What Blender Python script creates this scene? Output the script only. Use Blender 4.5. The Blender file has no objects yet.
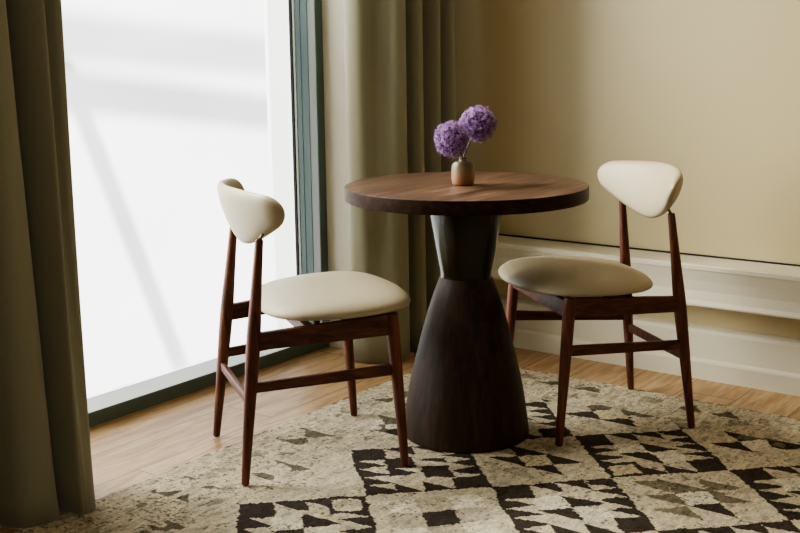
import bpy, bmesh, math, random
import numpy as np
from mathutils import Vector, Matrix

random.seed(7)
rng = np.random.default_rng(7)
scn = bpy.context.scene
COL = scn.collection

# ------------------------------------------------------------------ helpers
def mesh_obj(name, verts, faces, mat=None, parent=None, smooth=True, loc=None):
    me = bpy.data.meshes.new(name)
    me.from_pydata([tuple(v) for v in verts], [], faces)
    me.update()
    o = bpy.data.objects.new(name, me)
    COL.objects.link(o)
    if mat: me.materials.append(mat)
    if smooth:
        for p in me.polygons: p.use_smooth = True
    if parent: o.parent = parent
    if loc: o.location = loc
    return o

def bm_obj(name, bm, mat=None, parent=None, smooth=True, loc=None, angle=None):
    bmesh.ops.recalc_face_normals(bm, faces=bm.faces)
    me = bpy.data.meshes.new(name)
    bm.to_mesh(me); bm.free()
    o = bpy.data.objects.new(name, me)
    COL.objects.link(o)
    if mat: me.materials.append(mat)
    for p in me.polygons: p.use_smooth = smooth
    if smooth and angle is not None:
        me.set_sharp_from_angle(angle=math.radians(angle))
    if parent: o.parent = parent
    if loc: o.location = loc
    return o

def tag(o, label=None, cat=None, group=None, kind=None):
    if label: o['label'] = label
    if cat: o['category'] = cat
    if group: o['group'] = group
    if kind: o['kind'] = kind
    return o

def box(bm, lo, hi, bevel=0.0, seg=2):
    r = bmesh.ops.create_cube(bm, size=1.0)
    vs = r['verts']
    for v in vs:
        v.co = Vector([lo[i] + (v.co[i] + .5) * (hi[i] - lo[i]) for i in range(3)])
    if bevel > 0:
        es = list({e for v in vs for e in v.link_edges})
        bmesh.ops.bevel(bm, geom=es, offset=bevel, segments=seg, profile=.6, affect='EDGES')

def lathe(bm, prof, seg=64, cap=True, cx=0, cy=0):
    rings = []
    for r, z in prof:
        rings.append([bm.verts.new((cx + r * math.cos(2 * math.pi * k / seg), cy + r * math.sin(2 * math.pi * k / seg), z)) for k in range(seg)])
    for a, b in zip(rings[:-1], rings[1:]):
        for k in range(seg):
            bm.faces.new((a[k], a[(k + 1) % seg], b[(k + 1) % seg], b[k]))
    if cap:
        bm.faces.new(rings[0][::-1]); bm.faces.new(rings[-1])

def tube(bm, pts, rad, seg=20, ex=(1, 0, 0), flat=1.0):
    """swept rounded tube through pts with per-point radius; ends closed by the given radii"""
    pts = [Vector(p) for p in pts]
    rings = []
    ex = Vector(ex)
    for i, p in enumerate(pts):
        d = (pts[min(i + 1, len(pts) - 1)] - pts[max(i - 1, 0)]).normalized()
        u = (ex - d * ex.dot(d)).normalized(); v = d.cross(u)
        rings.append([bm.verts.new(p + u * rad[i] * flat * math.cos(2 * math.pi * k / seg) + v * rad[i] * math.sin(2 * math.pi * k / seg)) for k in range(seg)])
    for a, b in zip(rings[:-1], rings[1:]):
        for k in range(seg):
            bm.faces.new((a[k], a[(k + 1) % seg], b[(k + 1) % seg], b[k]))
    bm.faces.new(rings[0][::-1]); bm.faces.new(rings[-1])

def bar(bm, p0, p1, h0, h1, t0, t1=None, bevel=.003, up=(0, 0, 1)):
    """wooden bar from p0 to p1, height h along up and thickness t"""
    t1 = t1 or t0
    p0 = Vector(p0); p1 = Vector(p1); d = (p1 - p0).normalized()
    up = Vector(up); s = d.cross(up).normalized(); u = s.cross(d).normalized()
    vs = []
    for p, h, t in ((p0, h0, t0), (p1, h1, t1)):
        for a, b in ((-1, -1), (1, -1), (1, 1), (-1, 1)):
            vs.append(bm.verts.new(p + s * a * t / 2 + u * b * h / 2))
    fs = [(0, 3, 2, 1), (4, 5, 6, 7), (0, 1, 5, 4), (1, 2, 6, 5), (2, 3, 7, 6), (3, 0, 4, 7)]
    for f in fs: bm.faces.new([vs[i] for i in f])
    es = [bm.edges.get((vs[i], vs[i + 4])) for i in range(4)]
    bmesh.ops.bevel(bm, geom=[e for e in es if e], offset=bevel, segments=3, profile=.5, affect='EDGES')

def catmull(P, sub=10):
    P = [np.array(p, float) for p in P]
    Q = [2 * P[0] - P[1]] + P + [2 * P[-1] - P[-2]]
    out = []
    for i in range(1, len(Q) - 2):
        a, b, c, d = Q[i - 1:i + 3]
        for k in range(sub):
            t = k / sub
            out.append(.5 * ((2 * b) + (c - a) * t + (2 * a - 5 * b + 4 * c - d) * t * t + (-a + 3 * b - 3 * c + d) * t ** 3))
    out.append(Q[-2])
    return out

# ------------------------------------------------------------------ materials
def srgb(r, g, b):
    f = lambda c: (c / 255 / 12.92) if c / 255 <= .04045 else ((c / 255 + .055) / 1.055) ** 2.4
    return (f(r), f(g), f(b), 1)

class NT:
    def __init__(s, name):
        s.m = bpy.data.materials.new(name); s.m.use_nodes = True
        s.t = s.m.node_tree; s.n = s.t.nodes; s.l = s.t.links
        s.b = s.n['Principled BSDF']; s.out = s.n['Material Output']
    def add(s, typ, **kw):
        nd = s.n.new(typ)
        for k, v in kw.items():
            if hasattr(nd, k): setattr(nd, k, v)
            else: nd.inputs[k].default_value = v
        return nd
    def link(s, a, b): s.l.new(a, b)
    def coord(s, scale=(1, 1, 1), rot=(0, 0, 0), loc=(0, 0, 0)):
        tc = s.add('ShaderNodeTexCoord'); mp = s.add('ShaderNodeMapping')
        mp.inputs['Scale'].default_value = scale; mp.inputs['Rotation'].default_value = rot; mp.inputs['Location'].default_value = loc
        s.link(tc.outputs['Object'], mp.inputs[0]); return mp.outputs[0]
    def noise(s, vec, scale, detail=4, rough=.55, dist=0):
        nz = s.add('ShaderNodeTexNoise'); nz.inputs['Scale'].default_value = scale
        nz.inputs['Detail'].default_value = detail; nz.inputs['Roughness'].default_value = rough; nz.inputs['Distortion'].default_value = dist
        s.link(vec, nz.inputs['Vector']); return nz.outputs['Fac']
    def ramp(s, fac, stops):
        r = s.add('ShaderNodeValToRGB'); e = r.color_ramp.elements
        while len(e) < len(stops): e.new(.5)
        for x, (p, c) in zip(e, stops): x.position = p; x.color = c
        s.link(fac, r.inputs[0]); return r.outputs[0]
    def mix(s, fac, a, b, typ='MIX'):
        m = s.add('ShaderNodeMix', data_type='RGBA', blend_type=typ)
        for sock, v in ((m.inputs[0], fac), (m.inputs[6], a), (m.inputs[7], b)):
            if hasattr(v, 'links'): s.link(v, sock)
            else: sock.default_value = v
        return m.outputs[2]
    def math(s, op, a, b=None):
        m = s.add('ShaderNodeMath', operation=op)
        for i, v in enumerate((a, b)):
            if v is None: continue
            if hasattr(v, 'links'): s.link(v, m.inputs[i])
            else: m.inputs[i].default_value = v
        return m.outputs[0]
    def bump(s, h, strength=.2, dist=.002):
        b = s.add('ShaderNodeBump'); b.inputs['Strength'].default_value = strength; b.inputs['Distance'].default_value = dist
        s.link(h, b.inputs['Height']); s.link(b.outputs[0], s.b.inputs['Normal'])
    def base(s, c):
        if hasattr(c, 'links'): s.link(c, s.b.inputs['Base Color'])
        else: s.b.inputs['Base Color'].default_value = c
    def set(s, **kw):
        for k, v in kw.items(): s.b.inputs[k.replace('_', ' ')].default_value = v

def paint(name, c, rough=.6, var=.04, bump=.05, spec=.5):
    t = NT(name); v = t.coord()
    n = t.noise(v, 3, 3)
    c2 = tuple(x * (1 - var * 2) for x in c[:3]) + (1,)
    t.base(t.mix(n, c2, c)); t.set(Roughness=rough, Specular_IOR_Level=spec)
    if bump: t.bump(t.noise(v, 160, 3), bump, .001)
    return t.m

M = {}
M['wall'] = paint('wall_paint', srgb(192, 177, 139), .33, .02, .03)
M['panel'] = paint('panel_paint', srgb(214, 206, 184), .45, .02, .02)
M['ceiling'] = paint('ceiling_paint', srgb(225, 218, 200), .8)
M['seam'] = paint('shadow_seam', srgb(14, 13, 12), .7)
M['frame_teal'] = paint('powder_coated_teal', srgb(92, 116, 116), .38, .03, .02)
M['frame_dark'] = paint('dark_teal_metal', srgb(92, 108, 103), .5, .03, .02)
M['frame_grey'] = paint('grey_metal', srgb(150, 156, 152), .4, .02, .02)
M['gasket'] = paint('black_gasket', srgb(30, 36, 38), .6)
M['pale_metal'] = paint('pale_aluminium', srgb(205, 212, 208), .35)
M['pier'] = paint('pier_daylight_glow', srgb(120, 120, 118), .8); _b = M['pier'].node_tree.nodes['Principled BSDF']; _b.inputs['Emission Color'].default_value = (.95, 1, .96, 1); _b.inputs['Emission Strength'].default_value = 1.5  # emission stands in for daylight on the pier face
M['pin'] = None

t = NT('glass'); t.n.remove(t.b)
tr = t.add('ShaderNodeBsdfTransparent'); tr.inputs[0].default_value = (.96, .98, .97, 1)
gl = t.add('ShaderNodeBsdfGlossy'); gl.inputs['Roughness'].default_value = .02
fr = t.add('ShaderNodeFresnel'); fr.inputs['IOR'].default_value = 1.25
mx = t.add('ShaderNodeMixShader'); t.link(fr.outputs[0], mx.inputs[0]); t.link(tr.outputs[0], mx.inputs[1]); t.link(gl.outputs[0], mx.inputs[2])
t.link(mx.outputs[0], t.out.inputs[0]); M['glass'] = t.m

def wood(name, dark, mid, light, rough=.38, scale=(2.2, 30, 30), seed=0, bump=.08, spec=.4):
    t = NT(name); v = t.coord(scale, loc=(seed, seed * .7, 0))
    n1 = t.noise(v, 1.6, 6, .6, .6)
    n2 = t.noise(t.coord((scale[0] * 3, scale[1] * 4, scale[2] * 4)), 2.2, 3, .5)
    c = t.ramp(n1, [(.34, dark), (.5, mid), (.66, light)])
    c = t.mix(t.math('MULTIPLY', n2, .45), c, dark, 'MULTIPLY')
    t.base(c); t.set(Roughness=rough, Specular_IOR_Level=spec); t.bump(n2, bump, .001)
    return t.m
M['walnut'] = wood('walnut_veneer', srgb(52, 36, 27), srgb(88, 63, 47), srgb(128, 98, 76), .38)
M['walnut_edge'] = wood('walnut_edge_band', srgb(40, 24, 15), srgb(54, 33, 21), srgb(70, 45, 30), .55, spec=.12)
M['leg'] = wood('teak_leg', srgb(72, 36, 21), srgb(100, 54, 34), srgb(128, 74, 48), .48, (40, 40, 3))
M['rail'] = wood('teak_rail', srgb(64, 31, 18), srgb(90, 48, 30), srgb(116, 66, 43), .5, (4, 45, 45), 3)
M['lacquer'] = paint('dark_olive_lacquer', srgb(38, 30, 13), .19, .02, .0, .32)
M['ped_wood'] = wood('dark_stained_oak', srgb(40, 25, 14), srgb(54, 36, 22), srgb(68, 48, 31), .55, (30, 30, 2.5), 5, .25, .2)

def leather(name, c):
    t = NT(name); v = t.coord()
    n = t.noise(v, 9, 3)
    t.base(t.mix(n, tuple(x * .93 for x in c[:3]) + (1,), c)); t.set(Roughness=.46, Specular_IOR_Level=.45)
    vo = t.add('ShaderNodeTexVoronoi'); vo.inputs['Scale'].default_value = 420; t.link(v, vo.inputs['Vector'])
    t.bump(vo.outputs['Distance'], .12, .0006)
    return t.m
M['leather'] = leather('putty_leather', srgb(178, 164, 136))
M['underside'] = paint('seat_underside', srgb(40, 32, 26), .8)
t = NT('brass_pin'); t.base(srgb(120, 106, 84)); t.set(Metallic=1.0, Roughness=.35); M['pin'] = t.m

def curtain_mat(name, c):
    t = NT(name); v = t.coord((1, 1, 1))
    wv = t.add('ShaderNodeTexWave', bands_direction='Z'); wv.inputs['Scale'].default_value = 300; t.link(v, wv.inputs['Vector'])
    n = t.noise(t.coord((60, 60, 400)), 3, 2)
    t.base(t.mix(n, tuple(x * .8 for x in c[:3]) + (1,), tuple(min(1, x * 1.1) for x in c[:3]) + (1,)))
    t.set(Roughness=.75, Sheen_Weight=.35, Sheen_Roughness=.4, Specular_IOR_Level=.2)
    t.bump(n, .15, .001)
    tl = t.add('ShaderNodeBsdfTranslucent'); tl.inputs[0].default_value = c
    mx = t.add('ShaderNodeMixShader'); mx.inputs[0].default_value = .06
    t.link(t.b.outputs[0], mx.inputs[1]); t.link(tl.outputs[0], mx.inputs[2]); t.link(mx.outputs[0], t.out.inputs[0])
    return t.m
M['curtain'] = curtain_mat('olive_drape_fabric', srgb(151, 147, 123))

# oak plank floor: planks run along X (parallel to the window), 19 cm wide
t = NT('oak_planks'); tc = t.add('ShaderNodeTexCoord')
sp = t.add('ShaderNodeSeparateXYZ'); t.link(tc.outputs['Object'], sp.inputs[0])
yy = t.math('DIVIDE', t.math('SUBTRACT', sp.outputs['Y'], .98 - .19 * 20), .19)
row = t.math('FLOOR', yy); fy = t.math('FRACT', yy)
wn = t.add('ShaderNodeTexWhiteNoise', noise_dimensions='1D'); t.link(row, wn.inputs['W'])
xx = t.math('ADD', t.math('DIVIDE', sp.outputs['X'], 1.9), t.math('MULTIPLY', wn.outputs['Value'], 7.0))
fx = t.math('FRACT', xx); colm = t.math('FLOOR', xx)
wn2 = t.add('ShaderNodeTexWhiteNoise', noise_dimensions='2D'); cb = t.add('ShaderNodeCombineXYZ'); t.link(row, cb.inputs[0]); t.link(colm, cb.inputs[1]); t.link(cb.outputs[0], wn2.inputs['Vector'])
gap = t.math('MINIMUM', t.math('MULTIPLY', t.math('MINIMUM', fy, t.math('SUBTRACT', 1.0, fy)), .19), t.math('MULTIPLY', t.math('MINIMUM', fx, t.math('SUBTRACT', 1.0, fx)), 1.9))
gapm = t.math('LESS_THAN', gap, .0014)
cb2 = t.add('ShaderNodeCombineXYZ'); t.link(t.math('MULTIPLY', sp.outputs['X'], 1.5), cb2.inputs[0]); t.link(t.math('MULTIPLY', sp.outputs['Y'], 14.0), cb2.inputs[1]); t.link(t.math('MULTIPLY', wn2.outputs['Value'], 40.0), cb2.inputs[2])
gr = t.noise(cb2.outputs[0], 2.2, 6, .62, 1.4)
cb3 = t.add('ShaderNodeCombineXYZ'); t.link(t.math('MULTIPLY', sp.outputs['X'], 8.), cb3.inputs[0]); t.link(t.math('MULTIPLY', sp.outputs['Y'], 150.0), cb3.inputs[1])
fine = t.noise(cb3.outputs[0], 2.0, 3)
c = t.ramp(gr, [(.34, srgb(150, 114, 74)), (.5, srgb(192, 156, 112)), (.68, srgb(216, 184, 140))])
c = t.mix(t.math('MULTIPLY', wn2.outputs['Value'], .35), c, srgb(160, 122, 84))
c = t.mix(t.math('MULTIPLY', fine, .25), c, srgb(120, 85, 52))
c = t.mix(gapm, c, srgb(60, 42, 28))
t.base(c); t.set(Roughness=.42, Specular_IOR_Level=.5)
t.bump(t.math('SUBTRACT', fine, t.math('MULTIPLY', gapm, 2.0)), .12, .001)
M['floor'] = t.m

# rug : colour comes from a per-face attribute computed from the woven pattern
t = NT('kilim_wool'); at = t.add('ShaderNodeAttribute', attribute_name='yarn')
v = t.coord()
n1 = t.noise(t.coord((45, 130, 60)), 1.0, 4, .7)
n2 = t.noise(v, 2.5, 2)
c = t.mix(.5, at.outputs['Color'], t.ramp(n1, [(.25, (.45, .42, .38, 1)), (.55, (1, 1, 1, 1)), (.8, (1.0, 1.0, 1.0, 1))]), 'MULTIPLY')
c = t.mix(t.math('MULTIPLY', n2, .3), c, (.75, .68, .58, 1), 'MULTIPLY')
t.base(c); t.set(Roughness=.92, Specular_IOR_Level=.12)
nb = t.noise(t.coord((60, 260, 60)), 1.0, 3, .7)
t.bump(nb, .9, .006)
M['rug'] = t.m

# glowing backdrop for the bright exterior; blurred beams painted in as dimmer bands
t = NT('haze_glow'); t.n.remove(t.b)
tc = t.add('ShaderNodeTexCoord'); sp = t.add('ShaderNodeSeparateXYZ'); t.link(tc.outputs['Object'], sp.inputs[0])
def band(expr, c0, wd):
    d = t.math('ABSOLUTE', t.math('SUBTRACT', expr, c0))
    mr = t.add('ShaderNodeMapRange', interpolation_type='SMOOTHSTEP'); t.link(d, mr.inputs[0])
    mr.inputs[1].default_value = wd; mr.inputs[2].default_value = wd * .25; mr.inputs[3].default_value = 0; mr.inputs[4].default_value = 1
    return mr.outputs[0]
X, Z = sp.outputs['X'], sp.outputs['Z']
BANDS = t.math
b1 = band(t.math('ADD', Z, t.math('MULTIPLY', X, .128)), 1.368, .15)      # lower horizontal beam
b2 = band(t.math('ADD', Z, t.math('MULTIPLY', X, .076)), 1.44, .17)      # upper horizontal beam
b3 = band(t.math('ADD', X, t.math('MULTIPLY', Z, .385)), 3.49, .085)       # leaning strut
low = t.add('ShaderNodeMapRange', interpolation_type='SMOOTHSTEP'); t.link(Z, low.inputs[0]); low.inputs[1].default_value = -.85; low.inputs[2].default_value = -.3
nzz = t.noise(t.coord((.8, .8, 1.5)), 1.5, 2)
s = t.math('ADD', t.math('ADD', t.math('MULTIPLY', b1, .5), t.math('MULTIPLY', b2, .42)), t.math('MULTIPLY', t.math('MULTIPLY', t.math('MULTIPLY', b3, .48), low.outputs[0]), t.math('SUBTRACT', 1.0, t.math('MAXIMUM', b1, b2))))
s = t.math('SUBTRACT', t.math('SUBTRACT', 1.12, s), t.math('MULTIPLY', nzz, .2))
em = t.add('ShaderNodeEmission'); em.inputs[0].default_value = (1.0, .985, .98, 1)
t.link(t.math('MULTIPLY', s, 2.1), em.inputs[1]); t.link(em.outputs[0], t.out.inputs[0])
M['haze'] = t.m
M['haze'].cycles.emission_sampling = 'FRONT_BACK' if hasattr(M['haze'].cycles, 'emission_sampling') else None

# ------------------------------------------------------------------ fitted layout (room axes: +X to the right-hand wall, +Y to the window)
PITCH, ROLL, PSI, CAMH, FPX = .1951, -.0114, .9329, 1.1365, 1101.95
WY = 2.7035          # face of the window frame
RX = 3.5677          # face of the lower skirting
LX = 3.518           # front of the ledge
UX = 3.673           # upper wall
JX = 3.185           # jamb beside the window
PY = 2.585           # room face of the window wall
CEIL = 2.55
X0, Y0 = -1.6, -2.2

def struct(name, lo, hi, mat, bevel=0):
    bm = bmesh.new(); box(bm, lo, hi, bevel)
    o = bm_obj(name, bm, mat, smooth=False); o['kind'] = 'structure'; return o

struct('floor', (X0, Y0, -.1), (UX + .3, WY + .16, 0), M['floor'])
struct('ceiling', (X0, Y0, CEIL), (UX + .3, WY + .3, CEIL + .1), M['ceiling'])
struct('wall_left', (X0 - .12, Y0, 0), (X0, WY + .2, CEIL), M['wall'])
struct('wall_back', (X0 - .12, Y0 - .12, 0), (UX + .2, Y0, CEIL), M['wall'])
# right wall: recessed lower wall + proud? upper wall
bm = bmesh.new()
box(bm, (UX, Y0, .412), (UX + .15, WY + .3, CEIL))
box(bm, (RX + .045, Y0, 0), (UX + .15, WY + .3, .41))
o = bm_obj('wall_right', bm, M['wall'], smooth=False); o['kind'] = 'structure'
# window wall: pier right of the window, wall left of it and above it
WL, WR, WT = .55, JX, 2.42
bm = bmesh.new()
box(bm, (JX, PY, 0), (UX + .01, WY + .12, CEIL))
box(bm, (X0, PY, 0), (WL, WY + .3, CEIL))
box(bm, (WL, PY, WT), (JX, WY + .3, CEIL))
o = bm_obj('wall_window', bm, M['wall'], smooth=False); o['kind'] = 'structure'
struct('trim_3', (JX - .004, PY - .004, .07), (JX, WY - .001, CEIL), M['panel'])
# skirting on right wall
def profile_run(name, pts, y0, y1, mat):
    vs = []; fs = []
    for y in (y0, y1):
        for p in pts: vs.append((p[0], y, p[1]))
    n = len(pts)
    for i in range(n): fs.append((i, (i + 1) % n, n + (i + 1) % n, n + i))
    fs.append(tuple(range(n))[::-1]); fs.append(tuple(range(n, 2 * n)))
    bm = bmesh.new(); vv = [bm.verts.new(v) for v in vs]
    for f in fs: bm.faces.new([vv[i] for i in f])
    return bm_obj(name, bm, mat, smooth=False)
W0 = RX + .046
o = profile_run('baseboard_right', [(W0, 0), (RX, 0), (RX, .060), (RX + .003, .066), (RX + .014, .072), (RX + .016, .160), (RX + .022, .172), (RX + .034, .178), (W0, .181)], Y0, PY, M['panel']); o['kind'] = 'structure'
o = struct('baseboard_window', (JX - .012, PY - .012, 0), (RX, WY - .002, .07), M['panel'], .002)
# ledge (boxed cover) along the right wall
led = profile_run('trim_1', [(UX, .412), (LX + .004, .412), (LX, .408), (LX, .395), (LX + .003, .391), (LX + .012, .355), (LX + .016, .320), (LX + .010, .288), (LX, .276), (LX, .270), (LX + .02, .268), (UX, .268)], Y0, PY, M['panel']); led['kind'] = 'structure'
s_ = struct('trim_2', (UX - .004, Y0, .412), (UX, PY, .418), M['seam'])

# window frame : front bars, deep reveals, glazing
GY = WY + .12
fw = .05
win = bpy.data.objects.new('window_1', None); COL.objects.link(win); win['kind'] = 'structure'; win.location = (1.9, WY, 0)
def wpart(name, boxes, mat, bevel=.0015):
    bm = bmesh.new()
    for lo, hi in boxes: box(bm, lo, hi, bevel)
    o = bm_obj(name, bm, mat, win, smooth=False); o.matrix_parent_inverse = Matrix.Translation(-Vector(win.location)); return o
wpart('frame_post', [((3.146, WY, 0), (JX, GY + .004, WT))], M['frame_dark'])
wpart('frame_post', [((WL, WY, 0), (WL + fw, GY + .05, WT))], M['frame_dark'])
wpart('frame_track', [((WL + fw, WY, 0), (3.146, WY + .012, .046)), ((WL + fw, WY + .012, .0), (JX - fw + .004, GY + .05, .030))], M['frame_dark'])
wpart('frame_head', [((WL + fw, WY, WT - .06), (JX - fw + .004, GY + .05, WT))], M['frame_dark'])
# pale sill strip on the track, stepped
wpart('sill_strip', [((WL + fw, WY + .004, .028), (JX - fw, GY + .004, .0465))], M['pale_metal'])
# reveal linings on the right post: teal with grooves
xr = 3.146
wpart('post_lining', [((xr - .002, WY + .004, .046), (xr, WY + .040, WT - .06))], M['frame_grey'], .0005)
wpart('post_lining', [((xr - .0035, WY + .040, .046), (xr, WY + .074, WT - .06)), ((xr - .005, WY + .074, .046), (xr, GY - .022, WT - .06))], M['frame_teal'], .001)
wpart('glazing_bead', [((xr - .007, GY - .020, .046), (xr, GY - .009, WT - .06))], M['pale_metal'], .001)
wpart('gasket', [((xr - .010, GY - .008, .046), (xr, GY + .004, WT - .06))], M['gasket'], .0005)
bm = bmesh.new(); box(bm, (WL + fw, GY + .004, .05), (JX - fw, GY + .012, WT - .06))
o = bm_obj('pane', bm, M['glass'], win, smooth=False); o.matrix_parent_inverse = Matrix.Translation(-Vector(win.location))

# outside: pier with daylight put in as glow, and the emissive backdrop plane
HY = 4.1
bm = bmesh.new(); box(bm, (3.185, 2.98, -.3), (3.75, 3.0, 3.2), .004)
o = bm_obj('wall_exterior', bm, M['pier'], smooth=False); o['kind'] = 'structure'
o = mesh_obj('glow_backdrop', [(-3, HY, -1.2), (8, HY, -1.2), (8, HY, 3.4), (-3, HY, 3.4)], [(0, 1, 2, 3)], M['haze'], smooth=False); o['kind'] = 'structure'

# ------------------------------------------------------------------ curtains
def curtain(name, top, bot, z0, z1, label, group, mat, flare_pow=1.0, rows=36):
    T = catmull(top, 12); B = catmull(bot, 12); n = len(T)
    vs = []; fs = []
    for r in range(rows + 1):
        t_ = r / rows; z = z0 + (z1 - z0) * t_
        k = t_ ** flare_pow
        for i in range(n):
            p = B[i] * (1 - k) + T[i] * k
            wob = .004 * math.sin(z * 4 + i * .04) * (1 - t_)
            hem = .001 * math.sin(i * .31) if r == 0 else 0
            vs.append((p[0] + wob, p[1] + wob * .6, z + abs(hem)))
    for r in range(rows):
        for i in range(n - 1):
            a = r * n + i; fs.append((a, a + 1, a + n + 1, a + n))
    o = mesh_obj(name, vs, fs, mat)
    md = o.modifiers.new('thickness', 'SOLIDIFY'); md.thickness = .003; md.offset = 0
    tag(o, label, 'curtain', group)
    return o

curtain('curtain',
    [(1.725, 2.44), (1.70, 2.36), (1.690, 2.29), (1.668, 2.21), (1.645, 2.225), (1.625, 2.285), (1.600, 2.285), (1.590, 2.205), (1.575, 2.170), (1.55, 2.185), (1.535, 2.31), (1.515, 2.325), (1.50, 2.23), (1.482, 2.185), (1.455, 2.20), (1.43, 2.31), (1.40, 2.32), (1.36, 2.20), (1.31, 2.18), (1.27, 2.30), (1.23, 2.31), (1.20, 2.20), (1.15, 2.18), (1.11, 2.30), (1.05, 2.31), (1.02, 2.20), (.97, 2.19), (.93, 2.30), (.88, 2.31), (.84, 2.20), (.79, 2.19), (.75, 2.30), (.70, 2.31), (.66, 2.20), (.60, 2.19), (.55, 2.30), (.48, 2.31)],
    [(1.685, 2.42), (1.672, 2.34), (1.667, 2.27), (1.660, 2.225), (1.650, 2.20), (1.637, 2.185), (1.622, 2.178), (1.608, 2.18), (1.600, 2.195), (1.592, 2.27), (1.582, 2.30), (1.570, 2.24), (1.550, 2.215), (1.51, 2.215), (1.462, 2.24), (1.43, 2.33), (1.40, 2.31), (1.37, 2.24), (1.32, 2.20), (1.28, 2.28), (1.24, 2.31), (1.20, 2.22), (1.15, 2.19), (1.11, 2.28), (1.05, 2.31), (1.02, 2.21), (.97, 2.19), (.93, 2.30), (.88, 2.31), (.84, 2.20), (.79, 2.19), (.75, 2.30), (.70, 2.31), (.66, 2.20), (.60, 2.19), (.55, 2.30), (.48, 2.31)],
    .0, 2.5, 'olive drape at the left edge of the window, hem lying on the rug corner', None, M['curtain'], .8)
curtain('curtain',
    [(3.115, 2.53), (3.060, 2.50), (3.036, 2.462), (3.034, 2.425), (3.052, 2.405), (3.085, 2.41), (3.118, 2.420), (3.130, 2.395), (3.132, 2.350), (3.142, 2.322), (3.165, 2.312), (3.20, 2.345), (3.225, 2.415), (3.243, 2.40), (3.238, 2.335), (3.250, 2.312), (3.275, 2.33), (3.325, 2.415), (3.350, 2.40), (3.352, 2.335), (3.362, 2.306), (3.385, 2.325), (3.425, 2.405), (3.443, 2.39), (3.445, 2.325), (3.458, 2.30), (3.478, 2.315), (3.490, 2.40)],
    [(3.115, 2.53), (3.075, 2.51), (3.056, 2.485), (3.056, 2.45), (3.062, 2.425), (3.076, 2.400), (3.092, 2.375), (3.108, 2.356), (3.125, 2.343), (3.145, 2.335), (3.175, 2.332), (3.22, 2.345), (3.262, 2.385), (3.275, 2.385), (3.278, 2.35), (3.290, 2.328), (3.315, 2.335), (3.350, 2.405), (3.368, 2.40), (3.372, 2.345), (3.382, 2.318), (3.400, 2.33), (3.430, 2.405), (3.447, 2.39), (3.450, 2.335), (3.462, 2.312), (3.480, 2.325), (3.492, 2.40)],
    .004, 2.5, 'olive drape hanging in the room corner behind the table', None, M['curtain'], .7)

# ------------------------------------------------------------------ rug
RN0, RN1, RW0, RW1 = .95, 3.338, .15, 2.235
G = .005
nx = int(round((RN1 - RN0) / G)); ny = int(round((RW1 - RW0) / G))
xs = np.linspace(RN0, RN1, nx + 1); ys = np.linspace(RW0, RW1, ny + 1)
PX, PYg = np.meshgrid(xs, ys, indexing='ij')
def smooth_noise(shape, step, seed):
    r = np.random.default_rng(seed); a = r.random((int(shape[0] / step[0]) + 3, int(shape[1] / step[1]) + 3))
    u = np.arange(shape[0]) / step[0]; v = np.arange(shape[1]) / step[1]
    i = u.astype(int); j = v.astype(int); fu = (u - i)[:, None]; fv = (v - j)[None, :]
    fu = fu * fu * (3 - 2 * fu); fv = fv * fv * (3 - 2 * fv)
    A = a[i][:, j]; B = a[i + 1][:, j]; Cc = a[i][:, j + 1]; D = a[i + 1][:, j + 1]
    return A * (1 - fu) * (1 - fv) + B * fu * (1 - fv) + Cc * (1 - fu) * fv + D * fu * fv
zz = .001 + .0012 * smooth_noise(PX.shape, (3, 1), 1) + .001 * smooth_noise(PX.shape, (26, 30), 2)
# wavy outline
ex = (smooth_noise(PX.shape, (5, 5), 3) - .5) * .008
ey = (smooth_noise(PX.shape, (5, 5), 4) - .5) * .008
eb = np.zeros_like(PX); eb[0:2, :] = 1; eb[-2:, :] = 1; eb[:, 0:2] = 1; eb[:, -2:] = 1
GX = PX + ex * eb; GYy = PYg + ey * eb
border = np.zeros_like(PX, bool); border[0, :] = border[-1, :] = True; border[:, 0] = border[:, -1] = True
zz[border] = .0005
verts = np.stack([GX, GYy, zz], -1).reshape(-1, 3)
ii, jj = np.meshgrid(np.arange(nx), np.arange(ny), indexing='ij')
a = (ii * (ny + 1) + jj).ravel(); faces = np.stack([a, a + ny + 1, a + ny + 2, a + 1], 1)
me = bpy.data.meshes.new('rug')
me.vertices.add(len(verts)); me.vertices.foreach_set('co', verts.ravel())
me.loops.add(faces.size); me.loops.foreach_set('vertex_index', faces.ravel().astype(np.int32))
me.polygons.add(len(faces)); me.polygons.foreach_set('loop_start', (np.arange(len(faces)) * 4).astype(np.int32))
me.update(calc_edges=True)
# pattern at face centres
cx = (PX[:-1, :-1] + G / 2).ravel(); cy = (PYg[:-1, :-1] + G / 2).ravel()
# weaver's wobble so that edges are not ruler straight
wx = ((smooth_noise(PX.shape, (2, 30), 5)[:-1, :-1] - .5) * .012 + (smooth_noise(PX.shape, (20, 20), 8)[:-1, :-1] - .5) * .014).ravel()
wy = ((smooth_noise(PX.shape, (30, 2), 6)[:-1, :-1] - .5) * .006 + (smooth_noise(PX.shape, (20, 20), 9)[:-1, :-1] - .5) * .014).ravel()
qx = (cx + wx - 2.335) / .2355; qy = (cy + wy - 1.44) / .235
# rotated cell coordinates: a along (+X,-Y), b along (-X,-Y)
A_ = (qx - qy) / 2; B_ = (-qx - qy) / 2       # vertex (0,0) is integer
ca = np.floor(A_).astype(int); cb = np.floor(B_).astype(int)
la = (A_ - ca) * 4; lb = (B_ - cb) * 4
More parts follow.
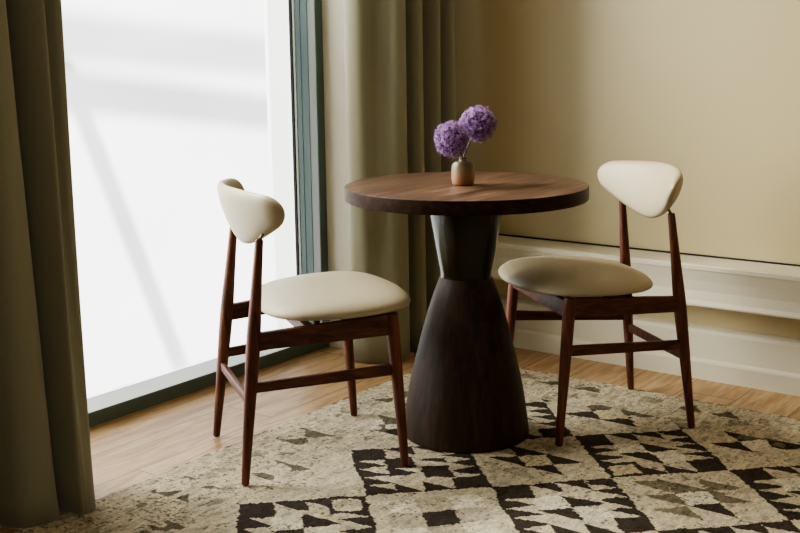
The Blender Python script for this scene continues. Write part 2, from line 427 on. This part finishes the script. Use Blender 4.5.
# cell centre in half-diagonal units
ci = np.rint((ca + .5) - (cb + .5)).astype(int); cj = np.rint(-((ca + .5) + (cb + .5))).astype(int)
darkcell = (ci % 2 == 0)
CREAM = np.array(srgb(208, 195, 169)[:3]); DARK = np.array(srgb(66, 57, 50)[:3]); PALE = np.array(srgb(226, 217, 194)[:3])
MID = np.array(srgb(128, 118, 98)[:3]); TAN = np.array(srgb(206, 190, 156)[:3])
colr = np.tile(CREAM, (len(cx), 1))
fade_n = smooth_noise(PX.shape, (14, 14), 11)[:-1, :-1].ravel()
inpat = (cx < 3.04 + .02) & (cy < 1.915)
def tri(p0, p1, p2):
    def s(p, q): return (la - p[0]) * (q[1] - p[1]) - (lb - p[1]) * (q[0] - p[0])
    d0, d1, d2 = s(p0, p1), s(p1, p2), s(p2, p0)
    return ((d0 >= 0) & (d1 >= 0) & (d2 >= 0)) | ((d0 <= 0) & (d1 <= 0) & (d2 <= 0))
def rect(a0, a1, b0, b1): return (la >= a0) & (la < a1) & (lb >= b0) & (lb < b1)
SQ = {}
dk = rect(0, 1.12, 0, 1.05) | rect(2.9, 4, 2.95, 4) | rect(0, .16, 0, 4) | rect(0, 4, 0, .07) | rect(3.9, 4, 0, 4) | rect(0, 4, 3.93, 4)
for k in (1.05, 2.0, 2.95):
    dk |= tri((k, 0), (k + 1.02, 0), (k + 1.08, .86))
for b0 in (.95, 1.68, 2.42, 3.15):
    dk |= tri((.05, b0), (.05, b0 + .78), (1.05, b0 + .70))
for k in (.05, .98, 1.95):
    dk |= tri((k, 3.12), (k, 4), (k + 1.05, 4))
for b0 in (.1, .82, 1.55, 2.25):
    dk |= tri((2.98, b0 + .12), (4, b0), (4, b0 + .76))
hour = tri((1.92, .98), (3.1, 2), (2, 2)) | tri((.92, 2), (2, 2), (2.1, 3.05))
lightsq = rect(1, 2, 1, 2) | rect(2, 3, 2, 3)
m = darkcell & inpat
colr[m & lightsq] = PALE
colr[m & dk] = DARK
colr[m & hour] = DARK
def dcell(i, j): return darkcell & inpat & (ci == i) & (cj == j)
c_ = dcell(0, 1); colr[c_ & (hour | lightsq)] = CREAM
colr[c_ & (rect(1.0, 1.95, 1.0, 2.5) | rect(2.05, 3.0, 1.95, 2.9) | tri((2.0, 1.25), (3.0, 1.2), (2.95, 1.7)))] = DARK
colr[c_ & tri((1.2, 1.9), (2.1, 2.0), (1.95, 2.6))] = PALE
c_ = dcell(2, -1); colr[c_ & rect(0, 1.25, 2.75, 4)] = DARK; colr[c_ & rect(.2, 1.05, 2.95, 3.8)] = TAN
c_ = dcell(-2, 1); colr[c_ & rect(2.75, 4, 0, 1.25)] = DARK; colr[c_ & rect(2.95, 3.8, .2, 1.05)] = CREAM
# light cells
starL = tri((.45, 1.5), (1.5, 1.5), (1.5, 2.6)); starT = tri((1.4, .4), (2.6, 1.5), (1.5, 1.5))
starR = tri((2.5, 1.4), (3.6, 2.5), (2.5, 2.5)); starB = tri((1.4, 2.5), (2.5, 2.5), (2.6, 3.6))
star = starL | starT | starR | starB
ring = tri((.4, 2.5), (1.4, 2.5), (1.5, 3.6)) | tri((.5, .4), (1.45, .5), (1.45, 1.45)) | tri((2.6, .5), (3.7, 1.5), (2.6, 1.5))
cen = rect(1.5, 2.5, 1.5, 2.5)
lt = ~darkcell
def cell(i, j): return lt & (ci == i) & (cj == j)
for i, j in ((1, 0), (-3, 0), (-1, -2), (3, 0)):
    c_ = cell(i, j) & inpat; colr[c_ & ring] = CREAM * .74; colr[c_ & star] = DARK; colr[c_ & cen] = TAN
for i, j in ((1, -2), (-1, -4), (-3, -2)):
    c_ = cell(i, j); colr[c_ & ring] = MID * 1.05; colr[c_ & star] = MID; colr[c_ & starB] = DARK; colr[c_ & cen] = PALE
for i, j in ((-1, 0),):
    c_ = cell(i, j); colr[c_ & rect(.5, 3.5, .5, 3.5)] = PALE; colr[c_ & (rect(.5, 3.5, 1.5, 2.5) | rect(1.5, 2.5, .5, 3.5))] = CREAM * .78; colr[c_ & cen] = DARK
for i, j in ((1, 2), (3, -4)):
    c_ = cell(i, j); colr[c_ & hour] = DARK; colr[c_ & lightsq] = PALE
c_ = cell(3, -2); colr[c_ & cen] = PALE; colr[c_ & (starT | starL | starR)] = DARK
# faded outline triangles in the cream border
c_ = cell(-1, 2) & ~inpat
faint = (cy >= 1.915) & (cy < 2.16) | ((cx > 3.06) & (cx < 3.28))
fn2 = smooth_noise(PX.shape, (9, 7), 12)[:-1, :-1].ravel()
cc = faint & (~inpat) & star & (fn2 > .42)
colr[cc] = MID * .8
cc = faint & (~inpat) & darkcell & dk & (fn2 > .60)
colr[cc] = colr[cc] * .45 + MID * .55
# pale wash in the border
w_ = (~inpat)
colr[w_] = colr[w_] * (.92 + .16 * fade_n[w_, None])
# flecks: dark and tan yarn slubs
fl = smooth_noise(PX.shape, (1.2, 1.6), 13)[:-1, :-1].ravel(); big = smooth_noise(PX.shape, (16, 9), 14)[:-1, :-1].ravel(); med = smooth_noise(PX.shape, (5, 2.5), 18)[:-1, :-1].ravel()
th = np.where(inpat, .90, .84) - .10 * (big > .6)
fm = fl > th
colr[fm] = colr[fm] * .36
mm = (med > np.where(inpat, .80, .70)) & ~fm
colr[mm] = colr[mm] * .74
mm = (med < .22) & ~fm
colr[mm] = colr[mm] * 1.12
lf = smooth_noise(PX.shape, (7, 2), 15)[:-1, :-1].ravel()
colr *= (.80 + .34 * lf)[:, None]
jit = rng.random(len(cx)); colr *= (.82 + .36 * jit)[:, None]
# bound selvage
ed = (cy > RW1 - .008) | (cx > RN1 - .008)
sel = smooth_noise(PX.shape, (4, 4), 16)[:-1, :-1].ravel() > .62
colr[ed & sel] *= .35
at = me.color_attributes.new('yarn', 'FLOAT_COLOR', 'CORNER')
buf = np.ones((len(cx), 4, 4), np.float32); buf[:, :, :3] = np.clip(colr, 0, 1)[:, None, :]
at.data.foreach_set('color', buf.ravel())
me.materials.append(M['rug'])
rug = bpy.data.objects.new('rug', me); COL.objects.link(rug)
tag(rug, 'cream flatweave rug with charcoal serrated diamonds and triangles on the oak floor', 'rug')
RUGZ = .0030

# ------------------------------------------------------------------ table
TX, TY = 2.655, 1.728
tab = bpy.data.objects.new('pedestal_table', None); COL.objects.link(tab); tab.location = (TX, TY, RUGZ)
tag(tab, 'round walnut-topped pedestal table with dark hourglass base on the rug', 'table')
H = .75 - RUGZ; th_ = .0385
bm = bmesh.new(); lathe(bm, [(.3485, H - th_), (.3503, H - th_ + .0018), (.3506, H - th_ + .004), (.3506, H - .003), (.3502, H - .001), (.349, H)], 160)
top = bm_obj('tabletop', bm, M['walnut'], tab, angle=35); top.data.materials.append(M['walnut_edge'])
for p in top.data.polygons:
    if abs(p.normal.z) < .9 or p.normal.z < -.9: p.material_index = 1
zn = .4806 - RUGZ; zt = H - th_
bm = bmesh.new(); lathe(bm, [(.0755, zn), (.0750, zn + .004), (.0752, zn + .012), (.0875, zn + .08), (.1005, zn + .155), (.1120, zt - .002), (.1120, zt)], 96)
bm_obj('upper_pedestal', bm, M['lacquer'], tab, angle=50)
pr = [(1 - 0, 0), ]
prof = []
for t_, f in ((1, 1), (.97, .995), (.85, .935), (.65, .79), (.4, .535), (.25, .365), (.12, .19), (.04, .065), (0, 0)):
    prof.append((.0765 + (.1884 - .0765) * f, zn - zn * t_))
P = catmull([(a, b) for a, b in prof], 6)
bm = bmesh.new(); lathe(bm, [(P[0][0] - .003, 0)] + [(p[0], p[1] + (.003 if i == 0 else 0)) for i, p in enumerate(P)] + [(.073, zn + .001)], 96)
bm_obj('lower_pedestal', bm, M['ped_wood'], tab, angle=50)

# ------------------------------------------------------------------ vase and flowers
VX, VY = 2.6455, 1.7320
t = NT('glazed_stoneware'); sp = t.add('ShaderNodeSeparateXYZ'); tc = t.add('ShaderNodeTexCoord'); t.link(tc.outputs['Object'], sp.inputs[0])
nz = t.noise(t.coord(), 40, 4)
h = t.math('ADD', t.math('MULTIPLY', sp.outputs['Z'], 12.0), t.math('MULTIPLY', nz, .25))
c = t.ramp(h, [(.25, srgb(138, 94, 62)), (.5, srgb(132, 98, 68)), (.68, srgb(112, 98, 70)), (.95, srgb(98, 90, 66))])
t.base(c); t.set(Roughness=.42); t.bump(nz, .1, .001); M['vase'] = t.m
bm = bmesh.new()
pv = catmull([(.0255, 0), (.0300, .003), (.0328, .014), (.0334, .030), (.0332, .046), (.0310, .058), (.0240, .0655), (.0150, .0685), (.0110, .071), (.0110, .077), (.0122, .081), (.0105, .0815), (.0085, .079), (.0085, .07)], 4)
lathe(bm, [(p[0], max(p[1], 0)) for p in pv], 48)
vase = bm_obj('vase', bm, M['vase'], angle=60); vase.location = (VX, VY, .75)
tag(vase, 'small tan and olive stoneware bud vase on the round table', 'vase')

t = NT('allium_petal'); oi = t.add('ShaderNodeAttribute', attribute_name='tone')
t.base(oi.outputs['Color']); t.set(Roughness=.6, Subsurface_Weight=.0, Specular_IOR_Level=.3)
tl = t.add('ShaderNodeBsdfTranslucent'); t.link(oi.outputs['Color'], tl.inputs[0]); mx = t.add('ShaderNodeMixShader'); mx.inputs[0].default_value = .25
t.link(t.b.outputs[0], mx.inputs[1]); t.link(tl.outputs[0], mx.inputs[2]); t.link(mx.outputs[0], t.out.inputs[0]); M['petal'] = t.m
M['stem'] = paint('green_stem', srgb(84, 92, 48), .5)
IMG_R = Vector((math.cos(PSI), -math.sin(PSI), 0))       # to the viewer's right in the room
IMG_B = Vector((math.sin(PSI), math.cos(PSI), 0))        # away from the viewer

def flower(cpos, R, label, seed):
    r = random.Random(seed)
    e = bpy.data.objects.new('allium_flower', None); COL.objects.link(e)
    base = Vector((VX, VY, .75 + .012)); e.location = base
    tag(e, label, 'flower', None)
    c = Vector(cpos) - base
    bm = bmesh.new()
    off = Vector((c.x, c.y, 0)).normalized() * .003
    neck = off * 1.2 + Vector((0, 0, .066))
    pts = [off * .5, neck, neck.lerp(c, .35) + Vector((0, 0, .004)), neck.lerp(c, .75), c]
    pts = catmull(pts, 5); tube(bm, pts, [.0027] * len(pts), 8)
    bm_obj('stem', bm, M['stem'], e)
    vs = []; fs = []; tones = []
    N = 640
    for k in range(N):
        zc = 1 - 2 * (k + .5) / N; ph = k * 2.399963 + r.uniform(-.15, .15)
        d = Vector((math.sqrt(1 - zc * zc) * math.cos(ph), math.sqrt(1 - zc * zc) * math.sin(ph), zc + r.uniform(-.05, .05))).normalized()
        rr = R * r.uniform(.78, 1.03)
        u = d.orthogonal().normalized(); w_ = d.cross(u); a0 = r.uniform(0, 6.28)
        nd = (d + Vector((r.uniform(-.5, .5), r.uniform(-.5, .5), r.uniform(-.5, .5)))).normalized()
        u = nd.orthogonal().normalized(); w_ = nd.cross(u)
        ctr = c + d * (rr - .004)
        pl = r.uniform(.0050, .0072); tone = r.uniform(.5, 1.25); tint = r.random()
        colp = (Vector(srgb(146, 100, 164)[:3]) * (1 - tint) + Vector(srgb(192, 152, 204)[:3]) * tint) * tone
        for q in range(6):
            an = a0 + q * math.pi / 3
            dr = u * math.cos(an) + w_ * math.sin(an); sd = nd.cross(dr)
            b0 = len(vs)
            lift = r.uniform(.1, .9)
            vs += [ctr, ctr + dr * pl * .55 + sd * pl * .17 + nd * pl * .12, ctr + dr * pl + nd * pl * lift, ctr + dr * pl * .55 - sd * pl * .17 + nd * pl * .12]
            fs.append((b0, b0 + 1, b0 + 2, b0 + 3)); tones.append(colp)
        # pedicel
        b0 = len(vs); sx = u * .0006
        vs += [c + d * R * .35 + sx, c + d * R * .35 - sx, ctr - sx, ctr + sx]; fs.append((b0, b0 + 1, b0 + 2, b0 + 3)); tones.append(Vector(srgb(96, 88, 80)[:3]))
        # eye
        b0 = len(vs); s_ = .0012
        vs += [ctr + nd * .002 + u * s_, ctr + nd * .002 + w_ * s_, ctr + nd * .002 - u * s_, ctr + nd * .002 - w_ * s_]
        fs.append((b0, b0 + 1, b0 + 2, b0 + 3)); tones.append(Vector(srgb(200, 176, 150)[:3]) if r.random() < .5 else Vector(srgb(84, 48, 104)[:3]))
    # dark core
    bmc = bmesh.new(); bmesh.ops.create_icosphere(bmc, subdivisions=3, radius=R * .66)
    b0 = len(vs)
    vs += [v.co + c for v in bmc.verts]
    for f in bmc.faces: fs.append(tuple(b0 + v.index for v in f.verts)); tones.append(Vector(srgb(74, 42, 84)[:3]))
    bmc.free()
    o = mesh_obj('flower_head', vs, fs, M['petal'], e, smooth=False)
    at = o.data.color_attributes.new('tone', 'FLOAT_COLOR', 'CORNER')
    buf = []
    for p, tn in zip(o.data.polygons, tones):
        for _ in p.vertices: buf += [min(tn.x, 1), min(tn.y, 1), min(tn.z, 1), 1]
    at.data.foreach_set('color', buf)
    return e
V0 = Vector((VX, VY, 0))
S = 3.22 / FPX
flower(V0 + IMG_R * (-11.5 * S) - IMG_B * .034 + Vector((0, 0, .884)), .0545, 'purple allium globe, the lower left of the two in the bud vase', 1)
flower(V0 + IMG_R * (15.5 * S) + IMG_B * .036 + Vector((0, 0, .921)), .0560, 'purple allium globe, the upper right of the two in the bud vase', 2)

# ------------------------------------------------------------------ chair
xf0, yf0, xf1, yf1, zft = .240, .2322, .2092, .2214, .434
xr0, yr0, xr1, yr1, zrt = -.2024, .2024, -.1314, .1607, .650
def fl_(s, z): k = z / zft; return Vector((xf0 + (xf1 - xf0) * k, s * (yf0 + (yf1 - yf0) * k), z))
def rl_(s, z): k = z / zrt; return Vector((xr0 + (xr1 - xr0) * k, s * (yr0 + (yr1 - yr0) * k), z))

def ssub(o, lv=2):
    md = o.modifiers.new('smooth', 'SUBSURF'); md.levels = lv; md.render_levels = lv

def make_seat(par):
    # outline in plan: rounded D, wide front, narrower back
    N = 72; rings = []
    half = [(.316, 0), (.311, .07), (.297, .135), (.268, .19), (.215, .231), (.13, .246), (.04, .236), (-.035, .205), (-.083, .155), (-.106, .09), (-.113, 0)]
    ctl = half + [(x, -y) for x, y in half[-2:0:-1]]
    n_ = len(ctl); sub = 4; OUT = []
    for i in range(n_):
        a, b, c, d = [np.array(ctl[(i + q) % n_]) for q in (-1, 0, 1, 2)]
        for k in range(sub):
            t = k / sub
            OUT.append(.5 * ((2 * b) + (c - a) * t + (2 * a - 5 * b + 4 * c - d) * t * t + (-a + 3 * b - 3 * c + d) * t ** 3))
    N = len(OUT)
    prof = [(.0, .050), (.25, .0495), (.5, .0475), (.7, .0430), (.84, .0365), (.93, .0285), (.98, .0195), (1.0, .0115), (.995, .0050), (.97, .0005), (.90, -.003), (.75, -.004)]
    bm = bmesh.new(); cv = None; prev = None
    for s, z in prof:
        ring = []
        if s == 0:
            cv = bm.verts.new((.078, 0, z)); prev = None; continue
        for k in range(N):
            X, Y = OUT[k]
            x = .078 + (X - .078) * s; y = Y * s
            zz_ = z
            # front rolls down a little, slight saddle
            zz_ -= .006 * max(0, (x - .2) / .1) ** 2
            ring.append(bm.verts.new((x, y, zz_)))
        if prev is None:
            for k in range(N): bm.faces.new((cv, ring[k], ring[(k + 1) % N]))
        else:
            for k in range(N): bm.faces.new((prev[k], ring[k], ring[(k + 1) % N], prev[(k + 1) % N]))
        prev = ring
    bm.faces.new(prev)
    # tilt with the rails and lift
    tilt = .032
    for v in bm.verts: v.co.z += .438 + (v.co.x - .209) * tilt + .001
    return bm_obj('seat', bm, M['leather'], par)

def make_back(par):
    W = .249; NY = 41; NA = 24
    bm = bmesh.new(); rows = []
    for j in range(NY):
        y = -W + 2 * W * j / (NY - 1)
        y = W * math.sin(y / W * math.pi / 2)          # denser at tips
        q = abs(y) / W
        # elevation outline: straight-ish top, V-shaped rounded bottom
        ztop = .781 - .014 * q ** 2.2
        zbot = .616 + .092 * q ** 1.75
        zc = (ztop + zbot) / 2; hh = (ztop - zbot) / 2
        endr = math.sqrt(max(0, 1 - max(0, (q - .85) / .15) ** 2))
        hh *= max(endr, .02)
        tk = (.023 - .001 * q) * max(endr, .02)
        ring = []
        for k in range(NA):
            a = 2 * math.pi * k / NA
            ca_, sa_ = math.cos(a), math.sin(a)
            e = .85
            dx = math.copysign(abs(ca_) ** e, ca_) * tk
            dz = math.copysign(abs(sa_) ** .9, sa_) * hh
            z = zc + dz
            xc = -.141 - .33 * (z - .66) + .085 * q ** 1.8      # lean back, wings forward
            ring.append(bm.verts.new((xc + dx - .010, y, z)))
        rows.append(ring)
    for a, b in zip(rows[:-1], rows[1:]):
        for k in range(NA): bm.faces.new((a[k], a[(k + 1) % NA], b[(k + 1) % NA], b[k]))
    bm.faces.new(rows[0]); bm.faces.new(rows[-1][::-1])
    return bm_obj('backrest', bm, M['leather'], par)

def make_chair(label, loc, rot):
    e = bpy.data.objects.new('dining_chair', None); COL.objects.link(e)
    e.location = loc; e.rotation_euler = (0, 0, rot); tag(e, label, 'chair')
    make_seat(e); make_back(e)
    for s in (-1, 1):
        bm = bmesh.new()
        zs = [0, .002, .006, .10, .22, .34, .40, .428, .434, .4355]; rs = [.0085, .0102, .0110, .0130, .0156, .0176, .0180, .0180, .0172, .0155]
        tube(bm, [fl_(s, z) for z in zs], rs, 24)
        bm_obj('leg', bm, M['leg'], e, angle=50)
        bm = bmesh.new()
        zs = [0, .002, .006, .10, .22, .33, .38, .42, .50, .58, .645, .650, .652]; rs = [.0080, .0098, .0106, .0130, .0160, .0184, .0188, .0180, .0150, .0125, .0108, .0100, .0085]
        tube(bm, [rl_(s, z) for z in zs], rs, 24)
        lg = bm_obj('leg', bm, M['leg'], e, angle=50)
        bm = bmesh.new(); p0 = rl_(s, .648); tube(bm, [p0, p0 + Vector((.014, 0, .022))], [.0042, .0042], 12)
        bm_obj('pin', bm, M['pin'], lg)
        # seat rail, deeper at the front
        bm = bmesh.new()
        a = rl_(s, .382); b = fl_(s, .4065)
        bar(bm, a, b, .046, .058, .020, .022, .003)
        bm_obj('side_rail', bm, M['rail'], e, angle=40)
        bm = bmesh.new(); bar(bm, rl_(s, .2593), fl_(s, .280), .027, .031, .014, .014, .003)
        bm_obj('side_stretcher', bm, M['rail'], e, angle=40)
        # spacers between rail and seat
        for k, f in enumerate((.46, .66)):
            q = a.lerp(b, f); q.z += .026; q.y *= .93
            bm = bmesh.new(); box(bm, (q.x - .007, q.y - .008, q.z - .012), (q.x + .007, q.y + .008, q.z + .018), .001)
            bm_obj('spacer', bm, M['underside'], e, smooth=False)
    bm = bmesh.new(); bar(bm, fl_(-1, .400), fl_(1, .400), .050, .050, .020, .020, .003); bm_obj('front_rail', bm, M['rail'], e, angle=40)
    a = rl_(-1, .384).lerp(fl_(-1, .405), .42); b = Vector((a.x, -a.y, a.z))
    bm = bmesh.new(); bar(bm, a, b, .034, .034, .024, .024, .003); bm_obj('cross_rail', bm, M['rail'], e, angle=40)
    bm = bmesh.new(); bar(bm, rl_(-1, .2218), rl_(1, .2218), .026, .026, .014, .014, .003); bm_obj('rear_stretcher', bm, M['rail'], e, angle=40)
    return e

make_chair('putty leather dining chair left of the table, its back to the window', (2.2501, 2.0370, .0037), -.5855)
make_chair('putty leather dining chair with teak legs right of the table, near the ledge wall', (3.0363, 1.4690, .0037), 2.4628)

# ------------------------------------------------------------------ light
def area(name, loc, target, sx, sy, power, col=(1, 1, 1)):
    L = bpy.data.lights.new(name, 'AREA'); L.shape = 'RECTANGLE'; L.size = sx; L.size_y = sy; L.energy = power; L.color = col
    o = bpy.data.objects.new(name, L); COL.objects.link(o); o.location = loc
    d = Vector(target) - Vector(loc); o.rotation_euler = d.to_track_quat('-Z', 'Y').to_euler(); return o
area('daylight', (1.8, 3.6, 2.9), (2.2, 1.9, .2), 2.4, 1.0, 270, (1, .965, .90))
area('side_daylight', (1.35, 3.95, 1.55), (3.25, 2.35, .8), 1.3, 2.0, 110, (1, .97, .92))
area('fill_light', (-.6, -1.3, 2.35), (1.9, 2.2, .8), 2.0, 1.4, 14, (.97, 1, .98))  # soft fill added behind the camera to lift the dark curtain, no fixture
w = bpy.data.worlds.new('World'); scn.world = w; w.use_nodes = True
w.node_tree.nodes['Background'].inputs[0].default_value = (1, .97, .92, 1); w.node_tree.nodes['Background'].inputs[1].default_value = 1.0

# ------------------------------------------------------------------ camera
c, s = math.cos(PITCH), math.sin(PITCH)
R_ = np.array([1, 0, 0.]); F_ = np.array([0, c, -s]); U_ = np.array([0, s, c])
R2 = R_ * math.cos(ROLL) + U_ * math.sin(ROLL); U2 = -R_ * math.sin(ROLL) + U_ * math.cos(ROLL)
nn = np.array([math.cos(PSI), math.sin(PSI)]); ww = np.array([-nn[1], nn[0]])
cv = lambda v: Vector((float(v[:2] @ nn), float(v[:2] @ ww), float(v[2])))
r3, u3, b3_ = cv(R2), cv(U2), -cv(F_)
cam = bpy.data.cameras.new('camera'); co = bpy.data.objects.new('camera', cam); COL.objects.link(co)
Mx = Matrix(((r3.x, u3.x, b3_.x, 0), (r3.y, u3.y, b3_.y, 0), (r3.z, u3.z, b3_.z, CAMH), (0, 0, 0, 1)))
co.matrix_world = Mx
cam.sensor_width = 36; cam.lens = FPX * 36 / 800; cam.clip_start = .05
scn.camera = co

scn.view_settings.view_transform = 'AgX'
scn.view_settings.look = 'AgX - Medium High Contrast'
scn.view_settings.exposure = .9
scn.cycles.use_denoising = True
scn.cycles.max_bounces = 10; scn.cycles.diffuse_bounces = 6; scn.cycles.glossy_bounces = 4; scn.cycles.transparent_max_bounces = 8
scn.cycles.sample_clamp_indirect = 6
